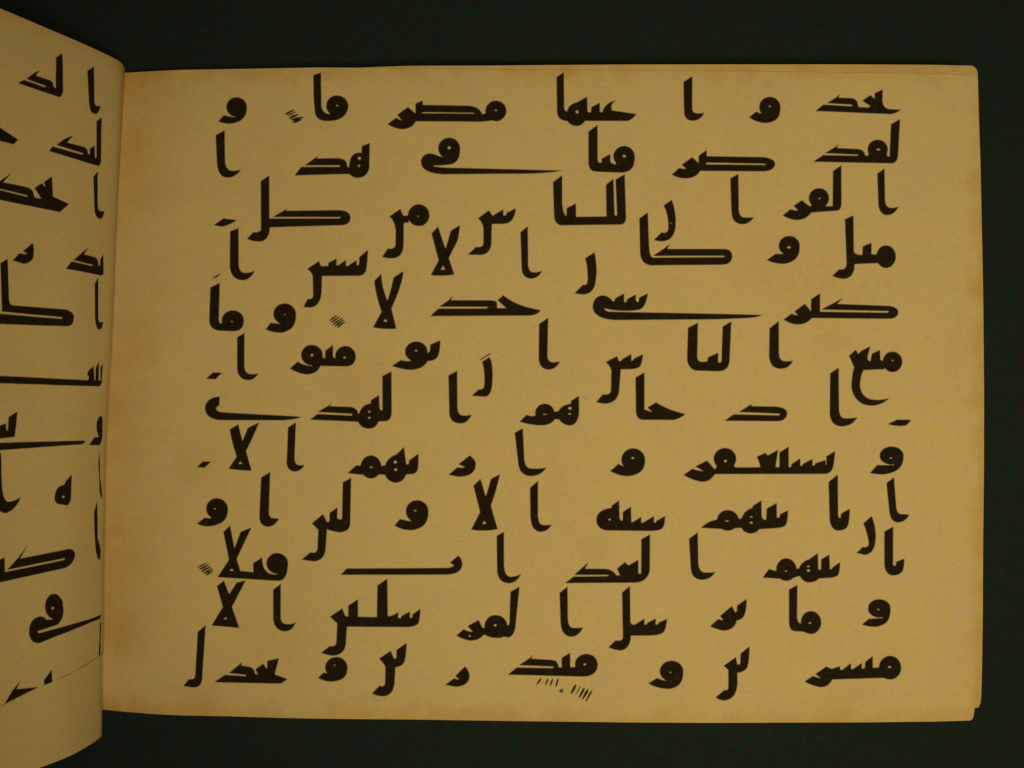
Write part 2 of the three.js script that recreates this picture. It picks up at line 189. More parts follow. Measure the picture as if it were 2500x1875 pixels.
  'M715 2435L750 2402L772 2515L804 2433L860 2410L783 2569L802 2628L868 2632L867 2588L913 2558Q913 2641 975 2641Q989 2642 996 2636L989 2586L1044 2585Q1044 2670 996 2673L685 2661L743 2573Z',
  'M1044 2586Q1044 2607 1028 2622Q1012 2637 989 2638Q967 2638 951 2623Q935 2609 935 2587Q935 2566 951 2551Q967 2535 989 2535Q1012 2535 1028 2550Q1044 2564 1044 2586Z',
  '-M757 2618L769 2627L745 2629Z',
  'M578 2617Q588 2617 605 2608L628 2595L626 2591L601 2601Q584 2608 578 2617Z',
  'M587 2627Q598 2627 616 2618L641 2603L638 2598L611 2609Q593 2618 587 2627Z',
  'M597 2637Q609 2637 626 2627L651 2612L648 2608L622 2618Q604 2627 597 2637Z',
  'M608 2646Q619 2646 636 2637L660 2622L657 2618L632 2628Q614 2637 608 2646Z',
  'M622 2652Q632 2653 645 2645L663 2631L661 2627L640 2636Q626 2644 622 2652Z',
  'M1307 2638L1338 2606L1836 2599Q1860 2596 1866 2586L1846 2573L1888 2538Q1908 2560 1908 2580Q1903 2630 1836 2632Z',
  'M2163 1938L2203 1916L2210 2058Q2211 2110 2243 2113Q2292 2114 2319 2108Q2293 2148 2243 2150Q2185 2148 2180 2085Z',
  'M2629 2125L2670 2090Q2708 2112 2747 2112L2742 2070L2800 2070Q2801 2119 2766 2137Q2740 2150 2710 2150Q2666 2148 2629 2125Z',
  'M2800 2070Q2800 2093 2783 2109Q2766 2125 2742 2125Q2718 2125 2701 2109Q2684 2093 2684 2070Q2684 2047 2701 2031Q2718 2014 2742 2014Q2766 2014 2783 2031Q2800 2047 2800 2070Z',
  '-M2747 2062Q2747 2063 2745 2064Q2743 2066 2740 2066Q2737 2066 2735 2064Q2733 2063 2733 2062Q2733 2060 2735 2059Q2737 2058 2740 2058Q2743 2058 2745 2059Q2747 2060 2747 2062Z',
  'M1961 2197L1996 2164L2022 2249L2048 2162L2091 2141Q2077 2212 2047 2295L2080 2409Q2017 2423 1950 2412L1994 2326Z',
  '-M2015 2370L2025 2383L2004 2383Z',
  'M2237 2208L2277 2172L2277 2338Q2278 2386 2300 2388Q2329 2390 2345 2386Q2326 2420 2290 2422Q2244 2420 2240 2352Z',
  'M2561 2365Q2563 2312 2635 2305L2637 2293L2673 2268L2675 2352Q2680 2372 2690 2365L2691 2325L2731 2298L2733 2375L2743 2372L2781 2348L2781 2378L2793 2375L2843 2344L2843 2375Q2850 2382 2855 2368L2898 2344Q2897 2392 2883 2405Q2870 2417 2830 2418L2610 2415Q2565 2408 2561 2365Z',
  '-M2633 2362Q2633 2363 2631 2364Q2629 2366 2627 2366Q2624 2366 2622 2364Q2621 2363 2621 2362Q2621 2360 2622 2359Q2624 2358 2627 2358Q2629 2358 2631 2359Q2633 2360 2633 2362Z',
  'M2075 2442L2111 2421L2111 2579Q2113 2638 2140 2641Q2176 2642 2195 2625Q2175 2672 2137 2673Q2081 2672 2077 2612Z',
  'M2781 2458L2824 2434L2823 2608Q2813 2668 2750 2670L2409 2672L2450 2640L2613 2638L2623 2632L2453 2632L2487 2602L2525 2568L2507 2602L2603 2602Q2643 2605 2660 2634L2677 2633L2662 2602L2702 2569L2717 2585L2725 2582L2767 2558L2767 2625L2780 2625Z',
  'M3897 2135L3933 2096Q3975 2096 4017 2096L4003 2050L4062 2050Q4063 2107 4019 2127Q3987 2142 3950 2142Q3920 2140 3897 2135Z',
  'M4062 2050Q4062 2068 4045 2081Q4028 2094 4003 2094Q3979 2094 3962 2081Q3945 2068 3945 2050Q3945 2031 3962 2018Q3979 2005 4003 2005Q4028 2005 4045 2018Q4062 2031 4062 2050Z',
  '-M4005 2062Q4005 2063 4004 2064Q4002 2065 4000 2065Q3998 2065 3996 2064Q3995 2063 3995 2062Q3995 2060 3996 2059Q3998 2058 4000 2058Q4002 2058 4004 2059Q4005 2060 4005 2062Z',
  'M3045 2103L3103 2073L3140 2117L3150 2102L3237 2098L3240 2107L3362 2106L3357 2085L3345 2055L3387 2036L3399 2048L3449 2021L3437 2105L3455 2106L3455 2035L3501 2005L3501 2105L3511 2106L3515 2090L3557 2062L3558 2100L3567 2098L3569 2090L3617 2065L3617 2098L3627 2097L3628 2088L3681 2070L3681 2093L3684 2093L3684 2053L3728 2027Q3723 2098 3713 2118Q3703 2139 3673 2139L3141 2140Q3117 2178 3080 2178Q3033 2173 2987 2144L3031 2114Q3063 2125 3085 2125Z',
  'M3245 2065Q3245 2087 3229 2102Q3213 2118 3190 2118Q3167 2118 3151 2102Q3135 2087 3135 2065Q3135 2043 3151 2028Q3167 2012 3190 2012Q3213 2012 3229 2028Q3245 2043 3245 2065Z',
  '-M3199 2076Q3199 2079 3197 2080Q3195 2082 3192 2082Q3189 2082 3187 2080Q3185 2079 3185 2076Q3185 2074 3187 2073Q3189 2071 3192 2071Q3195 2071 3197 2073Q3199 2074 3199 2076Z',
  'M3072 2402Q3110 2365 3152 2362L3257 2358L3271 2355Q3283 2315 3323 2305L3325 2295L3368 2267L3369 2345Q3373 2365 3390 2362L3393 2308L3442 2280L3443 2352L3455 2352L3459 2335L3497 2316Q3497 2378 3483 2392Q3467 2404 3417 2405L3357 2409Q3343 2430 3310 2430Q3280 2426 3269 2402L3243 2404L3167 2408Z',
  'M3257 2366Q3257 2387 3241 2401Q3225 2416 3203 2416Q3181 2416 3166 2401Q3150 2387 3150 2366Q3150 2345 3166 2330Q3181 2315 3203 2315Q3225 2315 3241 2330Q3257 2345 3257 2366Z',
  '-M3208 2369Q3208 2370 3205 2371Q3203 2372 3199 2372Q3196 2372 3193 2371Q3191 2370 3191 2369Q3191 2368 3193 2367Q3196 2366 3199 2366Q3203 2366 3205 2367Q3208 2368 3208 2369Z',
  '-M3325 2349Q3325 2350 3323 2351Q3321 2352 3319 2352Q3316 2352 3314 2351Q3312 2350 3312 2349Q3312 2348 3314 2347Q3316 2346 3319 2346Q3321 2346 3323 2347Q3325 2348 3325 2349Z',
  '-M3325 2377Q3325 2379 3323 2380Q3321 2382 3318 2382Q3315 2382 3313 2380Q3311 2379 3311 2377Q3311 2375 3313 2374Q3315 2372 3318 2372Q3321 2372 3323 2374Q3325 2375 3325 2377Z',
  'M3695 2178L3741 2141L3742 2342Q3745 2357 3753 2354L3757 2332L3799 2308Q3798 2378 3787 2398Q3773 2416 3740 2416Q3705 2413 3700 2358Z',
  'M3978 2184L4015 2155L4025 2285Q4026 2332 4047 2335Q4075 2336 4090 2338Q4071 2375 4033 2376Q3993 2375 3990 2305Z',
  'M3865 2380L3905 2344Q3933 2405 3923 2478Q3913 2532 3870 2534L3831 2525L3861 2495Q3893 2502 3891 2472Q3883 2425 3865 2380Z',
  'M3967 2420L4011 2396L4010 2578Q4013 2592 4023 2585L4025 2568L4065 2552Q4065 2605 4053 2618Q4037 2635 4007 2635Q3967 2628 3967 2572Z',
  'M3014 2455L3057 2424L3060 2572Q3061 2617 3093 2620Q3126 2621 3143 2616Q3121 2655 3077 2656Q3026 2655 3022 2598Z',
  'M3373 2645L3403 2603L3440 2612L3537 2602L3550 2600Q3563 2565 3600 2555L3643 2525L3645 2605L3658 2605L3659 2555L3699 2532L3702 2602Q3710 2608 3713 2595L3752 2568Q3750 2625 3740 2635Q3723 2648 3683 2647L3647 2650Q3633 2668 3597 2669Q3567 2664 3555 2638Q3540 2638 3530 2645L3450 2650Z',
  'M3539 2606Q3539 2629 3524 2645Q3509 2661 3489 2661Q3468 2661 3453 2645Q3439 2629 3439 2606Q3439 2583 3453 2567Q3468 2550 3489 2550Q3509 2550 3524 2567Q3539 2583 3539 2606Z',
  '-M3492 2613Q3492 2614 3490 2615Q3489 2616 3487 2616Q3484 2616 3483 2615Q3481 2614 3481 2613Q3481 2612 3483 2611Q3484 2610 3487 2610Q3489 2610 3490 2611Q3492 2612 3492 2613Z',
  '-M3603 2590Q3603 2592 3601 2593Q3599 2594 3597 2594Q3594 2594 3592 2593Q3590 2592 3590 2590Q3590 2589 3592 2588Q3594 2587 3597 2587Q3599 2587 3601 2588Q3603 2589 3603 2590Z',
  '-M3604 2610Q3604 2613 3602 2614Q3600 2616 3597 2616Q3594 2616 3591 2614Q3589 2613 3589 2610Q3589 2608 3591 2607Q3594 2605 3597 2605Q3600 2605 3602 2607Q3604 2608 3604 2610Z',
  'M682 2705L718 2677L745 2744L783 2686L830 2674L760 2807L797 2910L655 2902L713 2808Z',
  '-M727 2860L737 2866L715 2870Z',
  'M969 2716L1008 2687L1007 2852Q1008 2884 1034 2886Q1067 2887 1084 2875Q1066 2920 1031 2922Q974 2922 969 2859Z',
  'M1254 2845L1316 2803L1330 2839L1345 2843L1345 2789L1394 2756L1394 2843L1487 2843L1489 2688L1539 2654L1541 2837Q1554 2843 1593 2817L1593 2847L1605 2847L1609 2836L1650 2814L1651 2845L1660 2845L1664 2827L1702 2799Q1701 2848 1692 2872Q1675 2891 1628 2891L1339 2893L1333 2980Q1324 3034 1270 3037Q1236 3034 1210 3023L1253 2990Q1284 2996 1286 2968L1290 2877Z',
  'M584 2935L625 2901L606 3175Q599 3213 560 3215L508 3209L538 3172Q567 3177 570 3155Z',
  'M668 3184L722 3146L830 3149L830 3142L743 3136L795 3094L810 3079L807 3097L844 3101Q874 3105 877 3137L892 3138L878 3114L918 3084L937 3110L939 3070L998 3055L977 3136L1040 3157Q1031 3168 1007 3181Z',
  'M1195 3148L1222 3120Q1253 3130 1284 3129L1286 3094L1341 3093Q1343 3137 1310 3153Q1287 3164 1260 3165Q1224 3164 1195 3148Z',
  'M1341 3093Q1341 3114 1325 3129Q1309 3145 1286 3145Q1263 3145 1246 3131Q1230 3116 1230 3095Q1230 3074 1246 3059Q1263 3043 1286 3043Q1309 3042 1325 3057Q1341 3072 1341 3093Z',
  '-M1281 3083Q1281 3084 1280 3085Q1278 3086 1277 3086Q1275 3086 1274 3085Q1273 3085 1273 3083Q1273 3082 1274 3082Q1275 3081 1277 3081Q1278 3081 1280 3081Q1281 3082 1281 3083Z',
  'M1497 3048L1554 3008L1573 3047Q1582 3047 1583 3034L1584 3003L1634 2967Q1632 3043 1620 3066Q1608 3087 1579 3088L1574 3167Q1568 3231 1514 3233Q1487 3231 1462 3220L1500 3180Q1526 3190 1527 3168L1529 3091Q1524 3071 1497 3048Z',
  'M1872 3129L1920 3080Q1946 3107 1942 3133Q1936 3180 1870 3181L1823 3172L1866 3139Q1883 3147 1892 3144Z',
  'M2142 2715L2187 2689L2167 2885Q2160 2935 2130 2938L2110 2934Q2090 2944 2050 2939Q2030 2933 2013 2925Q1990 2954 1946 2955Q1910 2950 1878 2930L1912 2899Q1943 2913 1958 2910L1932 2883L1987 2853L2005 2889L2015 2893L2071 2882L2127 2876Q2131 2880 2137 2875Z',
  'M2127 2882Q2127 2905 2111 2920Q2094 2936 2071 2936Q2048 2937 2032 2921Q2015 2905 2015 2883Q2015 2860 2032 2844Q2048 2828 2071 2828Q2094 2828 2111 2844Q2127 2860 2127 2882Z',
  '-M2075 2879Q2075 2881 2073 2882Q2071 2884 2068 2884Q2065 2884 2063 2882Q2061 2881 2061 2879Q2061 2877 2063 2876Q2065 2874 2068 2874Q2071 2874 2073 2876Q2075 2877 2075 2879Z',
  '-M1948 2932Q1948 2933 1947 2935Q1945 2936 1943 2936Q1941 2936 1939 2935Q1938 2933 1938 2932Q1938 2930 1939 2929Q1941 2928 1943 2928Q1945 2928 1947 2929Q1948 2930 1948 2932Z',
  'M2382 2720L2421 2688L2423 2845Q2425 2887 2447 2890Q2479 2891 2497 2888Q2477 2932 2440 2934Q2391 2932 2387 2865Z',
  'M2687 2718L2726 2686L2728 2858Q2731 2882 2753 2872L2797 2844L2796 2874L2807 2874L2811 2865L2852 2844L2851 2874L2862 2873L2867 2864L2907 2846Q2905 2892 2890 2912Q2870 2928 2817 2928L2731 2928Q2727 2998 2677 3001Q2647 2998 2620 2985L2657 2950Q2690 2960 2691 2932Z',
  'M2129 3120L2173 3084L2350 3087L2353 3080L2183 3073L2231 3042L2256 3020L2243 3041L2347 3047Q2375 3049 2377 3082L2393 3084L2392 3037L2434 3012L2435 3082L2458 3082L2513 3068L2569 3068Q2567 3128 2497 3129Z',
  'M2568 3068Q2568 3090 2552 3105Q2536 3120 2513 3120Q2490 3120 2474 3105Q2457 3090 2457 3068Q2457 3047 2474 3032Q2490 3017 2513 3017Q2536 3017 2552 3032Q2568 3047 2568 3068Z',
  '-M2511 3068Q2511 3070 2510 3072Q2508 3073 2505 3073Q2503 3073 2501 3072Q2499 3070 2499 3068Q2499 3066 2501 3065Q2503 3064 2505 3064Q2508 3064 2510 3065Q2511 3066 2511 3068Z',
  'M2294 3134Q2286 3137 2278 3149L2268 3167L2272 3170L2286 3155Q2294 3143 2294 3134Z',
  'M2301 3152Q2303 3154 2304 3154L2306 3153L2306 3151L2304 3150Q2303 3149 2301 3152Z',
  'M2327 3136Q2320 3141 2316 3153L2311 3171L2315 3173L2324 3156Q2329 3144 2327 3136Z',
  'M2351 3137Q2343 3142 2339 3155L2333 3174L2337 3176L2347 3158Q2352 3146 2351 3137Z',
  'M2376 3136Q2368 3142 2365 3157L2361 3179L2366 3180L2374 3160Q2379 3145 2376 3136Z',
  'M2379 3196Q2385 3199 2393 3196L2404 3191L2403 3188L2391 3189Q2383 3191 2379 3196Z',
  'M2378 3205Q2384 3208 2392 3206L2402 3201L2402 3197L2390 3198Q2382 3199 2378 3205Z',
  'M2464 3165Q2453 3170 2445 3187L2435 3211L2441 3215L2456 3193Q2466 3177 2464 3165Z',
  'M2487 3171Q2480 3177 2471 3194L2459 3218L2461 3219L2476 3196Q2485 3180 2487 3171Z',
  'M2505 3180Q2495 3186 2486 3204L2475 3230L2481 3233L2497 3209Q2506 3192 2505 3180Z',
  'M2524 3187Q2513 3192 2503 3211L2491 3238L2496 3241L2514 3217Q2525 3200 2524 3187Z',
  'M2543 3192Q2533 3199 2522 3219L2508 3249L2512 3252L2530 3224Q2542 3204 2543 3192Z',
  'M2815 3162L2857 3134Q2892 3150 2927 3150L2929 3102L2986 3102Q2987 3155 2957 3174Q2935 3188 2910 3188Q2859 3187 2815 3162Z',
  'M2986 3102Q2986 3123 2969 3138Q2952 3153 2929 3153Q2905 3153 2888 3138Q2871 3123 2871 3102Q2871 3080 2888 3065Q2905 3050 2929 3050Q2952 3050 2969 3065Q2986 3080 2986 3102Z',
  '-M2927 3107Q2927 3108 2926 3109Q2925 3110 2923 3110Q2922 3110 2921 3109Q2919 3108 2919 3107Q2919 3106 2921 3105Q2922 3104 2923 3104Q2925 3104 2926 3105Q2927 3106 2927 3107Z',
  'M3857 2873L3890 2846Q3925 2842 3960 2842L3942 2795L3997 2795Q3999 2851 3967 2871Q3943 2885 3917 2885Q3883 2884 3857 2873Z',
  'M3997 2795Q3997 2814 3981 2827Q3965 2840 3942 2840Q3919 2840 3903 2827Q3887 2814 3887 2795Q3887 2776 3903 2763Q3919 2750 3942 2750Q3965 2750 3981 2763Q3997 2776 3997 2795Z',
  '-M3943 2800Q3943 2802 3941 2803Q3940 2804 3938 2804Q3936 2804 3935 2803Q3933 2802 3933 2800Q3933 2799 3935 2798Q3936 2797 3938 2797Q3940 2797 3941 2798Q3943 2799 3943 2800Z',
  'M3501 2703L3543 2680L3541 2838Q3545 2870 3563 2868L3610 2865L3597 2917L3567 2908L3530 2906Q3502 2905 3501 2858Z',
  'M3659 2864Q3659 2887 3644 2903Q3629 2920 3609 2920Q3588 2920 3573 2903Q3559 2887 3559 2864Q3559 2840 3573 2824Q3588 2808 3609 2808Q3629 2808 3644 2824Q3659 2840 3659 2864Z',
  '-M3609 2866Q3609 2868 3608 2869Q3606 2870 3603 2870Q3601 2870 3599 2869Q3597 2868 3597 2866Q3597 2865 3599 2864Q3601 2862 3603 2862Q3606 2862 3608 2864Q3609 2865 3609 2866Z',
  'M3165 2832L3223 2783L3240 2815L3247 2808L3248 2782L3295 2748Q3297 2798 3283 2832Q3270 2853 3247 2854Q3237 2902 3183 2904Q3143 2898 3117 2882L3157 2847Q3173 2853 3180 2852Z',
  'M3182 3075L3243 3032L3249 3068L3263 3067L3265 3015L3309 2980Q3309 3058 3297 3085Q3283 3108 3250 3109L3250 3165Q3243 3242 3183 3244Q3163 3243 3143 3228L3187 3192Q3205 3198 3205 3178L3205 3095Z',
  'M3629 3115L3683 3078L3710 3090L3750 3076L3752 3095L3762 3094L3803 3062L3805 3092L3815 3090L3857 3060L3857 3088L3871 3086L3873 3055L3910 3027L3911 3084L3940 3082L3993 3084L3977 3137L3960 3134L3713 3142Q3697 3178 3657 3180Q3613 3173 3577 3152L3617 3125L3657 3136Z',
  'M4049 3084Q4049 3108 4033 3125Q4017 3142 3995 3142Q3972 3142 3956 3125Q3940 3108 3940 3084Q3940 3060 3956 3043Q3972 3026 3995 3026Q4017 3026 4033 3043Q4049 3060 4049 3084Z',
  '-M4000 3081Q4000 3083 3998 3084Q3995 3085 3992 3085Q3989 3085 3986 3084Q3984 3083 3984 3081Q3984 3079 3986 3078Q3989 3077 3992 3077Q3995 3077 3998 3078Q4000 3079 4000 3081Z',
];
const LEFT_WRITING = [
  'M852 413L821 391L762 391L702 392L694 384L753 384L808 383L760 342L734 325L755 354L674 353L664 355L656 359L654 366L651 376L638 379L641 334L641 288L643 243L607 213L602 253L599 294L597 335L594 376L597 391L602 402L607 409L618 414Z',
  'M446 248L403 213L398 266L395 319L393 373L390 381L387 387L382 391L377 392L369 390L361 388L355 387L347 386L355 404L363 417L371 427L382 432L401 433L414 428L422 415L428 395Z',
  'M957 619L929 621L883 636L834 651L856 676L924 677L953 675Z',
  'M374 465L337 433L337 476L337 520L334 562L334 606L332 649L347 670L420 671L485 670L548 669L607 667L664 665L646 641L587 641L528 641L465 640L457 632L515 632L571 631L623 630L581 595L522 563L561 605L457 602L444 604L433 609L428 618L425 630L414 628L414 602L382 579L377 636L366 633Z',
  'M385 727L353 693L353 746L350 799L347 852L345 863L340 871L337 877L329 878L319 877L309 876L302 875L295 875L300 891L307 903L314 911L322 915L342 914L355 908L366 895L371 875Z',
  'M948 920L908 922L859 923L808 924L755 924L702 925L646 925L592 926L540 881L633 862L638 818L643 773L687 808L676 827L699 814L736 842L697 882L731 883L746 854L755 850L764 847L778 845L794 845L848 845L899 846L859 798L906 835L953 873L912 876L867 877L821 879L774 880L771 887L819 885L865 883L910 881L953 879Z',
  'M783 1124L734 1081L729 1094L726 1108L726 1124L726 1141L734 1156L746 1167L760 1174L778 1178L834 1170L801 1135L787 1136L778 1136L767 1134L760 1132Z',
  'M550 1176L515 1139L449 1142L379 1145L371 1139L441 1136L505 1132L449 1091L403 1058L436 1097L361 1101L347 1104L337 1111L332 1122L329 1138L317 1136L317 1107L293 1078L290 1127L288 1175L307 1183Z',
  'M355 1228L329 1191L327 1238L324 1286L322 1333L319 1380L319 1390L314 1398L312 1403L307 1405L297 1405L290 1405L281 1403L275 1401L281 1418L288 1430L295 1438L307 1441L322 1438L332 1428L340 1411L345 1388Z',
  'M894 1188L859 1165L854 1214L850 1263L845 1313L843 1334L839 1349L834 1358L825 1361L774 1361L719 1361L664 1361L607 1361L550 1360L525 1364L507 1371L495 1381L492 1394L495 1412L502 1425L515 1433L533 1437L587 1438L636 1440L687 1441L736 1442L785 1443L832 1444L879 1445L917 1446L919 1400L872 1401L823 1402L774 1402L721 1403L669 1404L618 1404L563 1405L561 1397L615 1396L669 1395L721 1395L774 1394L825 1393L874 1392Z',
  'M899 1664L861 1665L812 1667L764 1668L716 1670L666 1672L618 1674L566 1676L510 1678L449 1680L379 1682L374 1666L390 1654L377 1634L342 1616L329 1682L322 1682L324 1624L300 1591L297 1636L295 1682L279 1682L286 1617L266 1603L266 1647L266 1692L268 1700L275 1707L284 1711L293 1712L374 1710L444 1709L507 1707L563 1706L615 1704L664 1702L714 1701L762 1700L810 1698L856 1697L894 1696Z',
  'M870 1885L819 1869L814 1899L808 1899L808 1843L767 1819L769 1875L774 1930L841 1934L865 1934Z',
  'M876 1951L841 1952L799 1953L755 1954L711 1955L666 1956L623 1957L576 1959L528 1960L472 1962L409 1964L385 1968L387 1973L395 1977L406 1980L420 1982L487 1981L545 1981L597 1982L646 1982L697 1983L743 1983L792 1984L839 1984L874 1984Z',
  'M355 1989L312 1953L271 1956L281 1944L290 1931L295 1916L297 1901L295 1881L286 1866L275 1857L260 1853L245 1863L242 1909L238 1956L242 1968L247 1979L256 1988L268 1995Z',
  'M264 2046L260 2020L256 2080L253 2139L240 2190L226 2241L237 2256L253 2218L258 2170L264 2121L271 2072Z',
  'M571 2211L566 2188L556 2172L540 2163L520 2160L512 2145L475 2116L477 2168L477 2221L480 2237L487 2248L492 2255L502 2257L556 2244L563 2237L568 2230L571 2221L571 2211Z',
  '-M517 2215L517 2216L517 2217L517 2218L520 2219L520 2219L522 2219L522 2220L525 2220L525 2219L528 2219L528 2218L530 2218L530 2217L530 2216L530 2215L530 2214L530 2213L530 2212L530 2211L530 2211L528 2210L528 2210L525 2210L525 2210L522 2210L522 2210L520 2211L520 2212L517 2213L517 2213L517 2214L517 2215Z',
  'M841 1994L834 1994L830 2039L828 2083L825 2127L821 2161L814 2186L805 2202L794 2210L778 2209L762 2206L748 2201L734 2194L746 2218L760 2236L778 2250L799 2258L808 2257L817 2255L823 2251L830 2247L854 2229L848 2178L839 2126Z',
  'M302 2311L275 2262L271 2307L268 2351L266 2396L266 2440L230 2508L243 2552L264 2539L284 2497L290 2450L297 2403Z',
  'M792 2503L743 2460L694 2407L734 2465L689 2463L643 2462L597 2460L545 2459L492 2458L472 2462L459 2469L452 2478L446 2490L454 2510L467 2526L485 2537L507 2543L558 2544L605 2545L651 2547L694 2549L738 2550L781 2552L823 2553L861 2555L861 2508L861 2462L825 2455L805 2447L803 2512L757 2511L711 2510L664 2509L618 2507L568 2506L515 2505L512 2497L563 2498L610 2499L656 2500L699 2502L743 2503L787 2504Z',
  'M517 2720L517 2744L522 2764L533 2781L548 2794L597 2798L646 2801L648 2802L648 2804L646 2808L641 2812L584 2810L520 2810L441 2810L340 2815L224 2818L232 2836L319 2834L395 2835L457 2837L507 2841L556 2845L597 2851L638 2857L656 2853L671 2843L681 2828L689 2806L687 2777L679 2755L664 2742L641 2737L630 2740L618 2746L610 2753L602 2761L574 2764L568 2710Z',
  'M520 2716L520 2728L522 2738L528 2746L535 2754L543 2759L550 2763L558 2764L568 2763L576 2761L587 2755L594 2749L599 2740L607 2730L610 2720L612 2709L612 2698L612 2687L610 2677L607 2668L599 2660L594 2654L587 2650L579 2649L568 2650L558 2653L550 2657L543 2664L535 2673L528 2683L522 2694L520 2705L520 2716Z',
  '-M568 2714L568 2716L568 2717L568 2718L568 2718L571 2719L571 2719L574 2719L574 2719L576 2718L579 2718L579 2717L581 2716L581 2715L581 2714L581 2713L581 2712L581 2711L581 2710L581 2709L581 2708L579 2708L579 2707L576 2707L574 2708L574 2708L571 2709L571 2709L568 2711L568 2711L568 2712L568 2713L568 2714Z',
  'M240 2857L224 2854L227 2908L230 2961L232 3015L251 3010L247 2966L242 2923Z',
  'M618 3052L618 3027L579 2990L576 3049Z',
  'M803 3083L767 3036L729 3001L746 3034L694 3043L646 3051Z',
];
function inkMask(writing, w, h, x0, y0, W, H) {      // page window x0, y0, W, H in mm
  const canvas = document.createElement('canvas'); canvas.width = w; canvas.height = h;
  const c = canvas.getContext('2d');
  c.fillStyle = '#000'; c.fillRect(0, 0, w, h);
  const sx = w / W / 10, sy = h / H / 10;
  for (const g of writing) {
    c.fillStyle = g[0] === '-' ? '#000' : '#fff';
    c.beginPath();
    for (const m of g.matchAll(/([MLQZ])([^MLQZ]*)/g)) {
      const v = m[2].trim() ? m[2].trim().split(' ').map(Number) : [];
      const p = v.map((q, i) => (i % 2 ? (q - y0 * 10) * sy : (q - x0 * 10) * sx));
      if (m[1] === 'M') c.moveTo(p[0], p[1]); else if (m[1] === 'L') c.lineTo(p[0], p[1]); else if (m[1] === 'Q') c.quadraticCurveTo(p[0], p[1], p[2], p[3]); else c.closePath();
    }
    c.fill();
  }
  const d = c.getImageData(0, 0, w, h).data, m = new Float32Array(w * h);   // the ink has sunk a little into the paper: soft edge one cell wide
  for (let j = 1; j < h - 1; j++) for (let i = 1; i < w - 1; i++) {
    let t = 0;
    for (let v = -1; v <= 1; v++) for (let u = -1; u <= 1; u++) t += d[((j + v) * w + i + u) * 4] * (2 - Math.abs(u)) * (2 - Math.abs(v));
    m[j * w + i] = (0.5 * t / 16 + 0.5 * d[(j * w + i) * 4]) / 255;
  }
  return m;
}
// paper with fibres, faint mottling and old stains; stains(x, y) gives the amount of brown in 0..1 at a place on the sheet (mm)
function paperTexture(w, h, W, H, seed, { mask, stains, darkLine, ghosts = [] } = {}) {
  const data = new Uint8Array(w * h * 4);
  const base = [0.60, 0.505, 0.330];
  for (let j = 0; j < h; j++) for (let i = 0; i < w; i++) {
    const x = i / w * W, y = j / h * H;
    const cloud = fbm(x / 24, y / 24, seed, 3) - 0.5, blot = noise(x / 1.3, y / 1.3, seed + 10) - 0.5, pink = noise(x / 1.1, y / 0.9, seed + 30) - 0.5;
    const fibre = noise(x / 1.6, y / 0.22, seed + 20) - 0.5, grain = hash(i, j, seed + 40) - 0.5;
    let l = 1 + 0.05 * cloud + 0.07 * blot + 0.07 * fibre + 0.08 * grain;
    let r = base[0] * l * (1 + 0.05 * pink), g = base[1] * l * (1 - 0.04 * pink + 0.03 * blot), b = base[2] * l * (1 - 0.36 * blot + 0.30 * pink - 0.08 * cloud);
    const s = stains ? clamp01(stains(x, y)) : 0;
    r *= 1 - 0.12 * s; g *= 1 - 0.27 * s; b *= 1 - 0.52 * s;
    if (darkLine) { const q = darkLine(x, y); r *= 1 - 0.75 * q; g *= 1 - 0.8 * q; b *= 1 - 0.85 * q; }
    for (const [gx, gy, rx, ry, a] of ghosts) {
      const d = ((x - gx) / rx) ** 2 + ((y - gy) / ry) ** 2;
      if (d < 1) { const q = a * (1 - d) * smooth(0.35, 0.7, fbm(x / 2.2, y / 1.1, seed + 60, 3)); r *= 1 - q; g *= 1 - 0.85 * q; b *= 1 - 0.6 * q; }
    }
    const speck = hash(Math.floor(x / 0.45), Math.floor(y / 0.45), seed + 50);
    if (speck > 0.9994) { r *= 0.72; g *= 0.7; b *= 0.7; }
    const o = (j * w + i) * 4, m = mask ? mask[j * w + i] * (0.993 - 0.02 * smooth(0.6, 0.9, fbm(x / 0.9, y / 0.9, seed + 90, 2))) : 0;
    if (m > 0) {                                     // black-brown ink, a little worn
      const worn = smooth(0.62, 0.9, fbm(x / 1.3, y / 1.3, seed + 70, 3)), n = 0.85 + 0.3 * hash(i, j, seed + 80);
      const ir = (0.0118 + 0.016 * worn) * n, ig = (0.0080 + 0.007 * worn) * n, ib = (0.0062 + 0.003 * worn) * n;
      r += (ir - r) * m; g += (ig - g) * m; b += (ib - b) * m;
    }
    data[o] = 255 * linear(clamp01(r)); data[o + 1] = 255 * linear(clamp01(g)); data[o + 2] = 255 * linear(clamp01(b)); data[o + 3] = 255;
  }
  const t = new THREE.DataTexture(data, w, h, THREE.RGBAFormat);
  t.colorSpace = THREE.SRGBColorSpace; t.magFilter = THREE.LinearFilter; t.minFilter = THREE.LinearFilter; t.needsUpdate = true;
  return t;
}
function bumpTexture(n, seed, cell) {
  const d = new Uint8Array(n * n * 4);
  for (let j = 0; j < n; j++) for (let i = 0; i < n; i++) {
    const v = 255 * clamp01(0.5 * fbm(i / cell, j / cell, seed, 3) + 0.3 * noise(i / (cell * 1.8), j / (cell * 0.3), seed + 7) + 0.2 * hash(i, j, seed + 9));
    const o = (j * n + i) * 4; d[o] = d[o + 1] = d[o + 2] = v; d[o + 3] = 255;
  }
  const t = new THREE.DataTexture(d, n, n, THREE.RGBAFormat);
  t.wrapS = t.wrapT = THREE.MirroredRepeatWrapping; t.magFilter = THREE.LinearFilter; t.minFilter = THREE.LinearFilter; t.needsUpdate = true;
  return t;
}

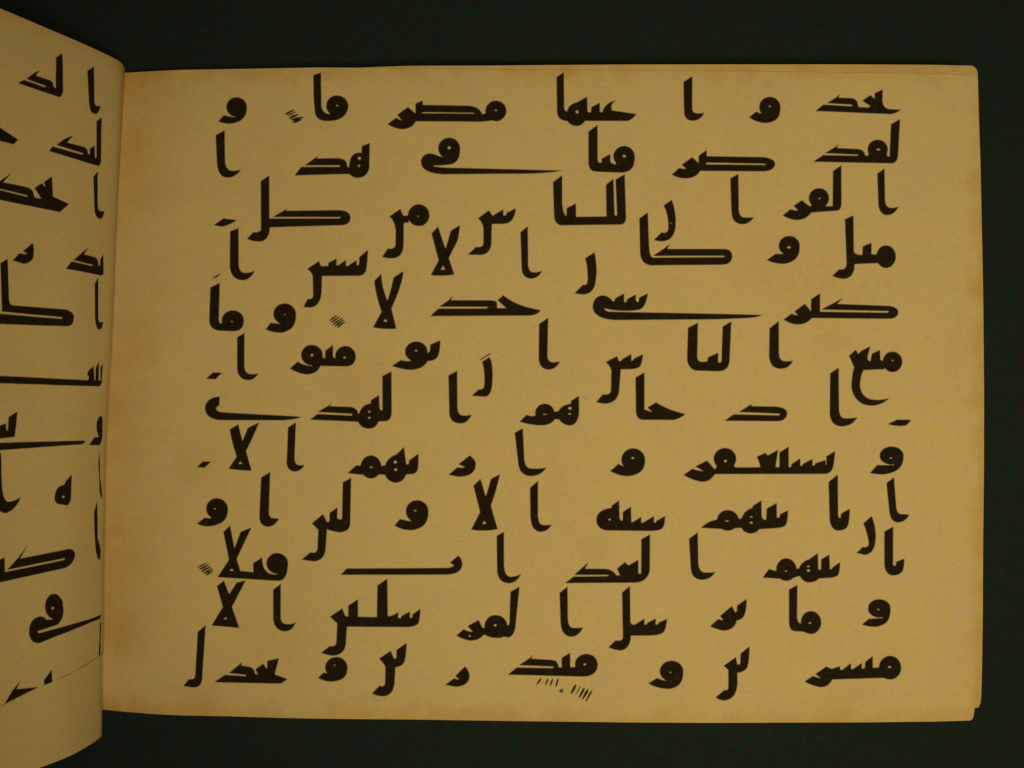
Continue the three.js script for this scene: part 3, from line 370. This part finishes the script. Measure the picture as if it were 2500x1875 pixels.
// ---------------------------------------------------------------- sheet builder: a grid of points with a real thickness
function sheet(nu, nv, point, uvOf, thickness) {     // point(a, b) -> [x, y, z] in mm, a and b 0..1
  const P = [], N = [];
  const q = (i, j) => j * (nu + 1) + i;
  const row = (j) => 0.5 - 0.5 * Math.cos(Math.PI * j / nv);                 // rows closer together towards head and tail
  for (let j = 0; j <= nv; j++) for (let i = 0; i <= nu; i++) P.push(new THREE.Vector3(...point(i / nu, row(j))));
  for (let j = 0; j <= nv; j++) for (let i = 0; i <= nu; i++) {
    const du = P[q(Math.min(nu, i + 1), j)].clone().sub(P[q(Math.max(0, i - 1), j)]), dv = P[q(i, Math.min(nv, j + 1))].clone().sub(P[q(i, Math.max(0, j - 1))]);
    N.push(dv.cross(du).normalize());
  }
  const pos = [], uv = [], nor = [], idx = [];
  const put = (p, n, t) => { pos.push(p.x * MM, p.y * MM, p.z * MM); nor.push(n.x, n.y, n.z); uv.push(t[0], t[1]); return pos.length / 3 - 1; };
  const up = [], down = [];
  for (let j = 0; j <= nv; j++) for (let i = 0; i <= nu; i++) {
    const k = q(i, j), t = uvOf(i / nu, row(j), P[k]);
    up.push(put(P[k], N[k], t)); down.push([P[k].clone().addScaledVector(N[k], -thickness), N[k].clone().negate(), t]);
  }
  const dn = down.map((d) => put(...d));
  for (let j = 0; j < nv; j++) for (let i = 0; i < nu; i++) {
    const a = q(i, j), b = q(i + 1, j), c = q(i + 1, j + 1), d = q(i, j + 1);
    idx.push(up[a], up[d], up[b], up[b], up[d], up[c], dn[a], dn[b], dn[d], dn[b], dn[c], dn[d]);
  }
  const rim = [];
  for (let i = 0; i < nu; i++) rim.push([q(i, 0), q(i + 1, 0)]);
  for (let j = 0; j < nv; j++) rim.push([q(nu, j), q(nu, j + 1)]);
  for (let i = nu; i > 0; i--) rim.push([q(i, nv), q(i - 1, nv)]);
  for (let j = nv; j > 0; j--) rim.push([q(0, j), q(0, j - 1)]);
  for (const [k, m] of rim) {
    const n = P[m].clone().sub(P[k]).cross(N[k]).negate().normalize(), t = uvOf((k % (nu + 1)) / nu, 0, P[k]), t2 = uvOf((m % (nu + 1)) / nu, 0, P[m]);
    const a = put(P[k], n, t), b = put(P[m], n, t2), c = put(down[m][0], n, t2), d = put(down[k][0], n, t);
    idx.push(a, b, c, a, c, d);
  }
  const g = new THREE.BufferGeometry();
  g.setAttribute('position', new THREE.Float32BufferAttribute(pos, 3));
  g.setAttribute('normal', new THREE.Float32BufferAttribute(nor, 3));
  g.setAttribute('uv', new THREE.Float32BufferAttribute(uv, 2));
  g.setIndex(idx);
  return g;
}
function mesh(name, geometry, material, parent, data = {}) {
  const m = new THREE.Mesh(geometry, material);
  m.name = name; m.castShadow = m.receiveShadow = true; Object.assign(m.userData, data); parent.add(m);
  return m;
}

// ---------------------------------------------------------------- the surface under the book
const TABLE = -23;                                   // mm, below the open page
const feltBump = bumpTexture(512, 900, 5); feltBump.repeat.set(14, 14);
const felt = new THREE.MeshPhysicalMaterial({ roughness: 1, metalness: 0, specularIntensity: 0.1, bumpMap: feltBump, bumpScale: 0.0004 });
{
  const n = 512, d = new Uint8Array(n * n * 4);
  for (let j = 0; j < n; j++) for (let i = 0; i < n; i++) {
    const o = (j * n + i) * 4, a = 0.75 + 0.5 * (0.55 * noise(i / 2.2, j / 1.7, 911) + 0.45 * hash(i, j, 912)), q = noise(i / 3, j / 3, 913) - 0.5;
    d[o] = 255 * linear(0.0145 * a * (1 - 0.9 * q)); d[o + 1] = 255 * linear(0.025 * a * (1 + 0.3 * q)); d[o + 2] = 255 * linear(0.031 * a * (1 + 0.9 * q)); d[o + 3] = 255;
  }
  const t = new THREE.DataTexture(d, n, n, THREE.RGBAFormat);
  t.colorSpace = THREE.SRGBColorSpace; t.wrapS = t.wrapT = THREE.MirroredRepeatWrapping; t.repeat.set(8, 8); t.magFilter = THREE.LinearFilter; t.minFilter = THREE.LinearFilter; t.needsUpdate = true;
  felt.map = t;
}
{
  const g = new THREE.BoxGeometry(2.4, 0.03, 1.8);
  g.translate(0, TABLE * MM - 0.015, 0);
  mesh('tabletop', g, felt, scene, { kind: 'structure', label: 'dark blue-green cloth covered table under the open book', category: 'tabletop' });
}

// ---------------------------------------------------------------- the book
const book = new THREE.Group();
book.name = 'open_manuscript_book';
book.userData = { label: 'open manuscript of bold black angular script on aged cream paper', category: 'book' };
book.position.set(0, TABLE * MM, 0);
scene.add(book);
const paperBump = bumpTexture(512, 700, 6); paperBump.repeat.set(5, 4);
const paper = (map) => new THREE.MeshPhysicalMaterial({ map, roughness: 0.9, metalness: 0, specularIntensity: 0.22, bumpMap: paperBump, bumpScale: 0.00012 });
const raise = (p) => [p[0], p[1] - TABLE, p[2]];     // book parts are placed from the table up

// right half
const TOP_EDGE = [[-195.4, -156.7], [-165.8, -156.9], [-132.0, -156.3], [-94.8, -155.9], [-76.5, -155.4], [-50.2, -154.6], [-10.0, -153.7], [30.0, -153.3], [58.0, -153.1], [97.4, -152.9], [170.0, -152.0], [200.0, -151.5], [227.2, -150.7]];
const BOTTOM_EDGE = [[-208.4, 164.4], [-196.1, 165.1], [-180.8, 165.5], [-165.8, 165.5], [-142.5, 165.1], [-111.3, 165.0], [-50.2, 164.4], [-14.6, 164.5], [30.0, 164.9], [58.0, 165.2], [110.0, 165.3], [170.0, 165.1], [205.4, 164.7], [225.8, 164.1]];
const UNDER_TOP_EDGE = [[-195.4, -156.3], [-165.8, -156.5], [-94.8, -155.6], [-76.5, -155.8], [-50.2, -156.3], [-14.6, -156.0], [10.0, -156.1], [58.0, -156.4], [97.4, -156.5], [150.0, -156.5], [205.4, -156.2], [227.8, -155.7]];
const UNDER_BOTTOM_EDGE = [[-208.4, 162.8], [-165.8, 163.8], [-50.2, 162.6], [110.0, 162.9], [180.0, 161.7], [210.0, 159.9], [226.0, 158.7], [229.4, 157.9]];
const LEAF_TOP = [[-195.4, -17.5], [-191.5, -5], [-191.1, 5], [-197.9, 28.8], [-206.1, 52], [-213.7, 72.8], [-224, 98], [-250, 122], [-302, 130], [-372, 108], [-450, 58], [-535, -7]];
const LEAF_BOTTOM = [[-209, -17.5], [-201.5, -5], [-199.3, 5], [-203.8, 28.8], [-216, 52], [-227.5, 72.8], [-240, 96], [-264, 117], [-312, 125], [-376, 104], [-450, 57], [-535, -7]];
const LEAF_TWIST = [[-157, 0], [-107, 0.23], [-73, 0.38], [-47, 0.47], [-17, 0.6], [4, 0.75], [32, 0.88], [62, 0.95], [99, 1], [180, 1]];
const twist = (y) => table(LEAF_TWIST, y);
const gutter = (y) => LEAF_TOP[0][0] + (LEAF_BOTTOM[0][0] - LEAF_TOP[0][0]) * twist(y);
function dip(x) { const t = clamp01((30 - x) / 235); return -17.5 * Math.pow(t, 2.2); }
function wave(x, z) {                                // the sheet does not lie quite flat
  const e = smooth(-205, -150, x) * 0.6 + 0.4;
  const pucker = Math.exp(-Math.max(0, x + 200) / 45) * 2.8 * (fbm((x + z * 0.25) / 60, z / 17, 301, 2) - 0.5);
  return e * 1.1 * (fbm(x / 95, z / 80, 300, 2) - 0.5) + pucker;
}
const rightEdge = (b, T) => table(T, b);
function rightSheet(top, bottom, edge, lift) {
  return (a, b) => {
    const z0 = -157 + b * 322, xl = gutter(z0), x = xl + (rightEdge(b, edge) - xl) * a;
    const z = table(top, x) + (table(bottom, x) - table(top, x)) * b;
    return raise([x, dip(x) + wave(x, z) + lift(x, z, b), z]);
  };
}
const px = (x) => (x - 1250) * 0.2;                  // fore-edge measured on the sheet, in units of 0.2 mm
const OPEN_EDGE = [[0, px(2383)], [0.004, px(2386)], [0.26, px(2389)], [0.5, px(2391)], [0.78, px(2384)], [0.9, px(2379)], [0.975, px(2379)], [0.99, px(2376.5)], [0.996, px(2375)], [1, px(2369)]];
const UNDER_EDGE = [[0, px(2376)], [0.003, px(2384)], [0.007, px(2388)], [0.012, px(2389.5)], [0.15, px(2397)], [0.35, px(2403)], [0.5, px(2405)], [0.62, px(2405)], [0.85, px(2402)], [0.96, px(2399)], [0.985, px(2397.5)], [0.994, px(2396)], [1, px(2391)]];
const winX = -215, winY = -170, winW = 450, winH = 342;
const rightUV = (a, b, p) => [(p.x - winX) / winW, (p.z - winY) / winH];
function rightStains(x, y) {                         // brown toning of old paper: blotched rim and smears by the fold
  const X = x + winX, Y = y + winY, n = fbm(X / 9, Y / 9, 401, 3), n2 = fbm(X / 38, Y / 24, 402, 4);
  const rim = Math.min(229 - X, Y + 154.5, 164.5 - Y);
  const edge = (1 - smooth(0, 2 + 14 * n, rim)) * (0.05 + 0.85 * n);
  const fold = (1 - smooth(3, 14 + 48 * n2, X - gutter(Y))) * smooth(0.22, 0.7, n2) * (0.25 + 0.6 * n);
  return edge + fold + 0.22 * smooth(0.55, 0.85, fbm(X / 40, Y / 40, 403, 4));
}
const ghosts = [[148, 324, 14, 3, 0.12], [167, 327, 10, 2.5, 0.10], [385, 322, 7, 3, 0.07], [236, 322, 10, 3, 0.05], [377, 213, 8, 2, 0.06], [340, 205, 12, 3, 0.05]];
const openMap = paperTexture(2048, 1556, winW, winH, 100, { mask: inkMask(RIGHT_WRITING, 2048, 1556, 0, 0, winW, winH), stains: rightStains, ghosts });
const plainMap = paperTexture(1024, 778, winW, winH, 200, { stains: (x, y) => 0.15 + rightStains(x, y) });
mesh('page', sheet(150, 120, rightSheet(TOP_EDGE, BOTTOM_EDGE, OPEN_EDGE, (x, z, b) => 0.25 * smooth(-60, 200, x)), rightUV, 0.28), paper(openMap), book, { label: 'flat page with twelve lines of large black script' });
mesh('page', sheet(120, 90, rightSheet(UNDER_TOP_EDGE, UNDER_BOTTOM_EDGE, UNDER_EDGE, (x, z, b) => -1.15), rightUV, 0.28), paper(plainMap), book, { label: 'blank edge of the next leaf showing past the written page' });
// the leaves below, stacked down to the table
{
  const blockEdge = [[0, 217], [1, 217]], bt = [[-210, -147], [230, -149]], bb = [[-210, 150], [230, 152]];
  const f = rightSheet(bt, bb, blockEdge, () => -2.6);
  const nu = 60, nv = 40, top = [], pos = [], uv = [], idx = [];
  for (let j = 0; j <= nv; j++) for (let i = 0; i <= nu; i++) top.push(f(i / nu, j / nv));
  const put = (x, y, z) => { pos.push(x * MM, y * MM, z * MM); uv.push((x - winX) / winW, (z - winY) / winH); return pos.length / 3 - 1; };
  const q = (i, j) => j * (nu + 1) + i, quad = (a, b, c, d) => idx.push(a, b, c, a, c, d);
  const T = top.map((p) => put(...p)), B = top.map((p) => put(p[0], 0.3, p[2]));
  for (let j = 0; j < nv; j++) for (let i = 0; i < nu; i++) { quad(T[q(i, j)], T[q(i, j + 1)], T[q(i + 1, j + 1)], T[q(i + 1, j)]); quad(B[q(i, j)], B[q(i + 1, j)], B[q(i + 1, j + 1)], B[q(i, j + 1)]); }
  const side = (k, m) => { const a = put(...top[k]), b = put(...top[m]), c = put(top[m][0], 0.3, top[m][2]), d = put(top[k][0], 0.3, top[k][2]); quad(a, b, c, d); };
  for (let i = 0; i < nu; i++) { side(q(i, 0), q(i + 1, 0)); side(q(i + 1, nv), q(i, nv)); }
  for (let j = 0; j < nv; j++) { side(q(nu, j), q(nu, j + 1)); side(q(0, j + 1), q(0, j)); }
  const g = new THREE.BufferGeometry();
  g.setAttribute('position', new THREE.Float32BufferAttribute(pos, 3)); g.setAttribute('uv', new THREE.Float32BufferAttribute(uv, 2)); g.setIndex(idx); g.computeVertexNormals();
  mesh('leaf_stack', g, paper(plainMap), book);
}

// left half: two leaves standing up out of the fold and arching over to the left
const arc = [0];
const STEPS = 1100, span = LEAF_TOP.length - 1;
{
  let prev = null;
  for (let i = 0; i <= STEPS; i++) {
    const a = spline(LEAF_TOP, i / STEPS * span), b = spline(LEAF_BOTTOM, i / STEPS * span), m = [(a[0] + b[0]) / 2, (a[1] + b[1]) / 2];
    if (prev) arc.push(arc[arc.length - 1] + Math.hypot(m[0] - prev[0], m[1] - prev[1]));
    prev = m;
  }
}
const LENGTH = arc[STEPS];
function along(s) { let lo = 0, hi = STEPS; while (hi - lo > 1) { const m = (lo + hi) >> 1; if (arc[m] <= s) lo = m; else hi = m; } return (lo + (s - arc[lo]) / (arc[hi] - arc[lo])) / STEPS * span; }
function leftSheet(topOf, bottomOf, off) {
  const raw = (s, z) => { const t = along(s), a = spline(LEAF_TOP, t), b = spline(LEAF_BOTTOM, t), w = twist(z); return [a[0] + (b[0] - a[0]) * w, a[1] + (b[1] - a[1]) * w]; };
  return (a, b) => {
    const s = LENGTH * (1 - Math.pow(a, 1.7)), z = topOf(s) + (bottomOf(s) - topOf(s)) * b;   // a = 1 at the fold
    const p = raw(s, z), p0 = raw(Math.max(0, s - 1), z), p1 = raw(Math.min(LENGTH, s + 1), z);
    let nx = -(p1[1] - p0[1]), ny = p1[0] - p0[0]; const l = -Math.hypot(nx, ny) || 1; nx /= l; ny /= l;     // towards the reader
    const o = off + 0.5 * (fbm(s / 70, z / 60, 310, 2) - 0.5) * smooth(20, 60, s);
    return raise([p[0] + nx * o, p[1] + ny * o, z]);
  };
}
const leftW = 200, leftH = 345;
const sOf = (a) => LENGTH * (1 - Math.pow(a, 1.7));
const leftUV = (a, b, p) => [Math.min(1, sOf(a) / leftW), (p.z + 170) / leftH];
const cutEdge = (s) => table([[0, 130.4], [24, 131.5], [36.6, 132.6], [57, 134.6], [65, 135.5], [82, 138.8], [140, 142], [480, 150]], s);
function leftStains(x, y) {
  const Y = y - 170, n = fbm(x / 9, Y / 9, 501, 3), n2 = fbm(x / 38, Y / 24, 502, 4);
  return (1 - smooth(0, 3 + 6 * n, Y + 156.8)) * (0.2 + 0.5 * n) + (1 - smooth(2, 22 + 16 * n2, x)) * smooth(0.35, 0.75, n2) * 0.4 +  0.2 * smooth(0.55, 0.85, fbm(x / 40, Y / 40, 503, 4));
}
const cutLine = (x, y) => { const d = cutEdge(x) - (y - 170); return d < 0.55 ? smooth(0.25, 0.55, fbm(x / 4, 3.1, 505, 3)) * 0.7 : 0; };   // thin dark line painted along the cut edge, broken here and there
const frontMap = paperTexture(1024, 1768, leftW, leftH, 110, { mask: inkMask(LEFT_WRITING, 1024, 1768, 0, 0, leftW, leftH), stains: leftStains, darkLine: cutLine });
const backMap = paperTexture(512, 884, leftW, leftH, 210, { stains: leftStains });
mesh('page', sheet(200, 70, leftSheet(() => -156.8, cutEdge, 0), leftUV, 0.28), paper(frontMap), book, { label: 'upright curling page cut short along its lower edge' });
mesh('page', sheet(200, 70, leftSheet(() => -156.4, () => 171.7, -0.75), leftUV, 0.28), paper(backMap), book, { label: 'longer blank leaf standing behind the cut page' });
{
  const g = new THREE.BoxGeometry(0.372, 0.005, 0.300);
  g.translate(-0.212 - 0.186, 0.0003 + 0.0025, 0.004);
  mesh('leaf_stack', g, paper(backMap), book);
}

renderer.render(scene, camera);
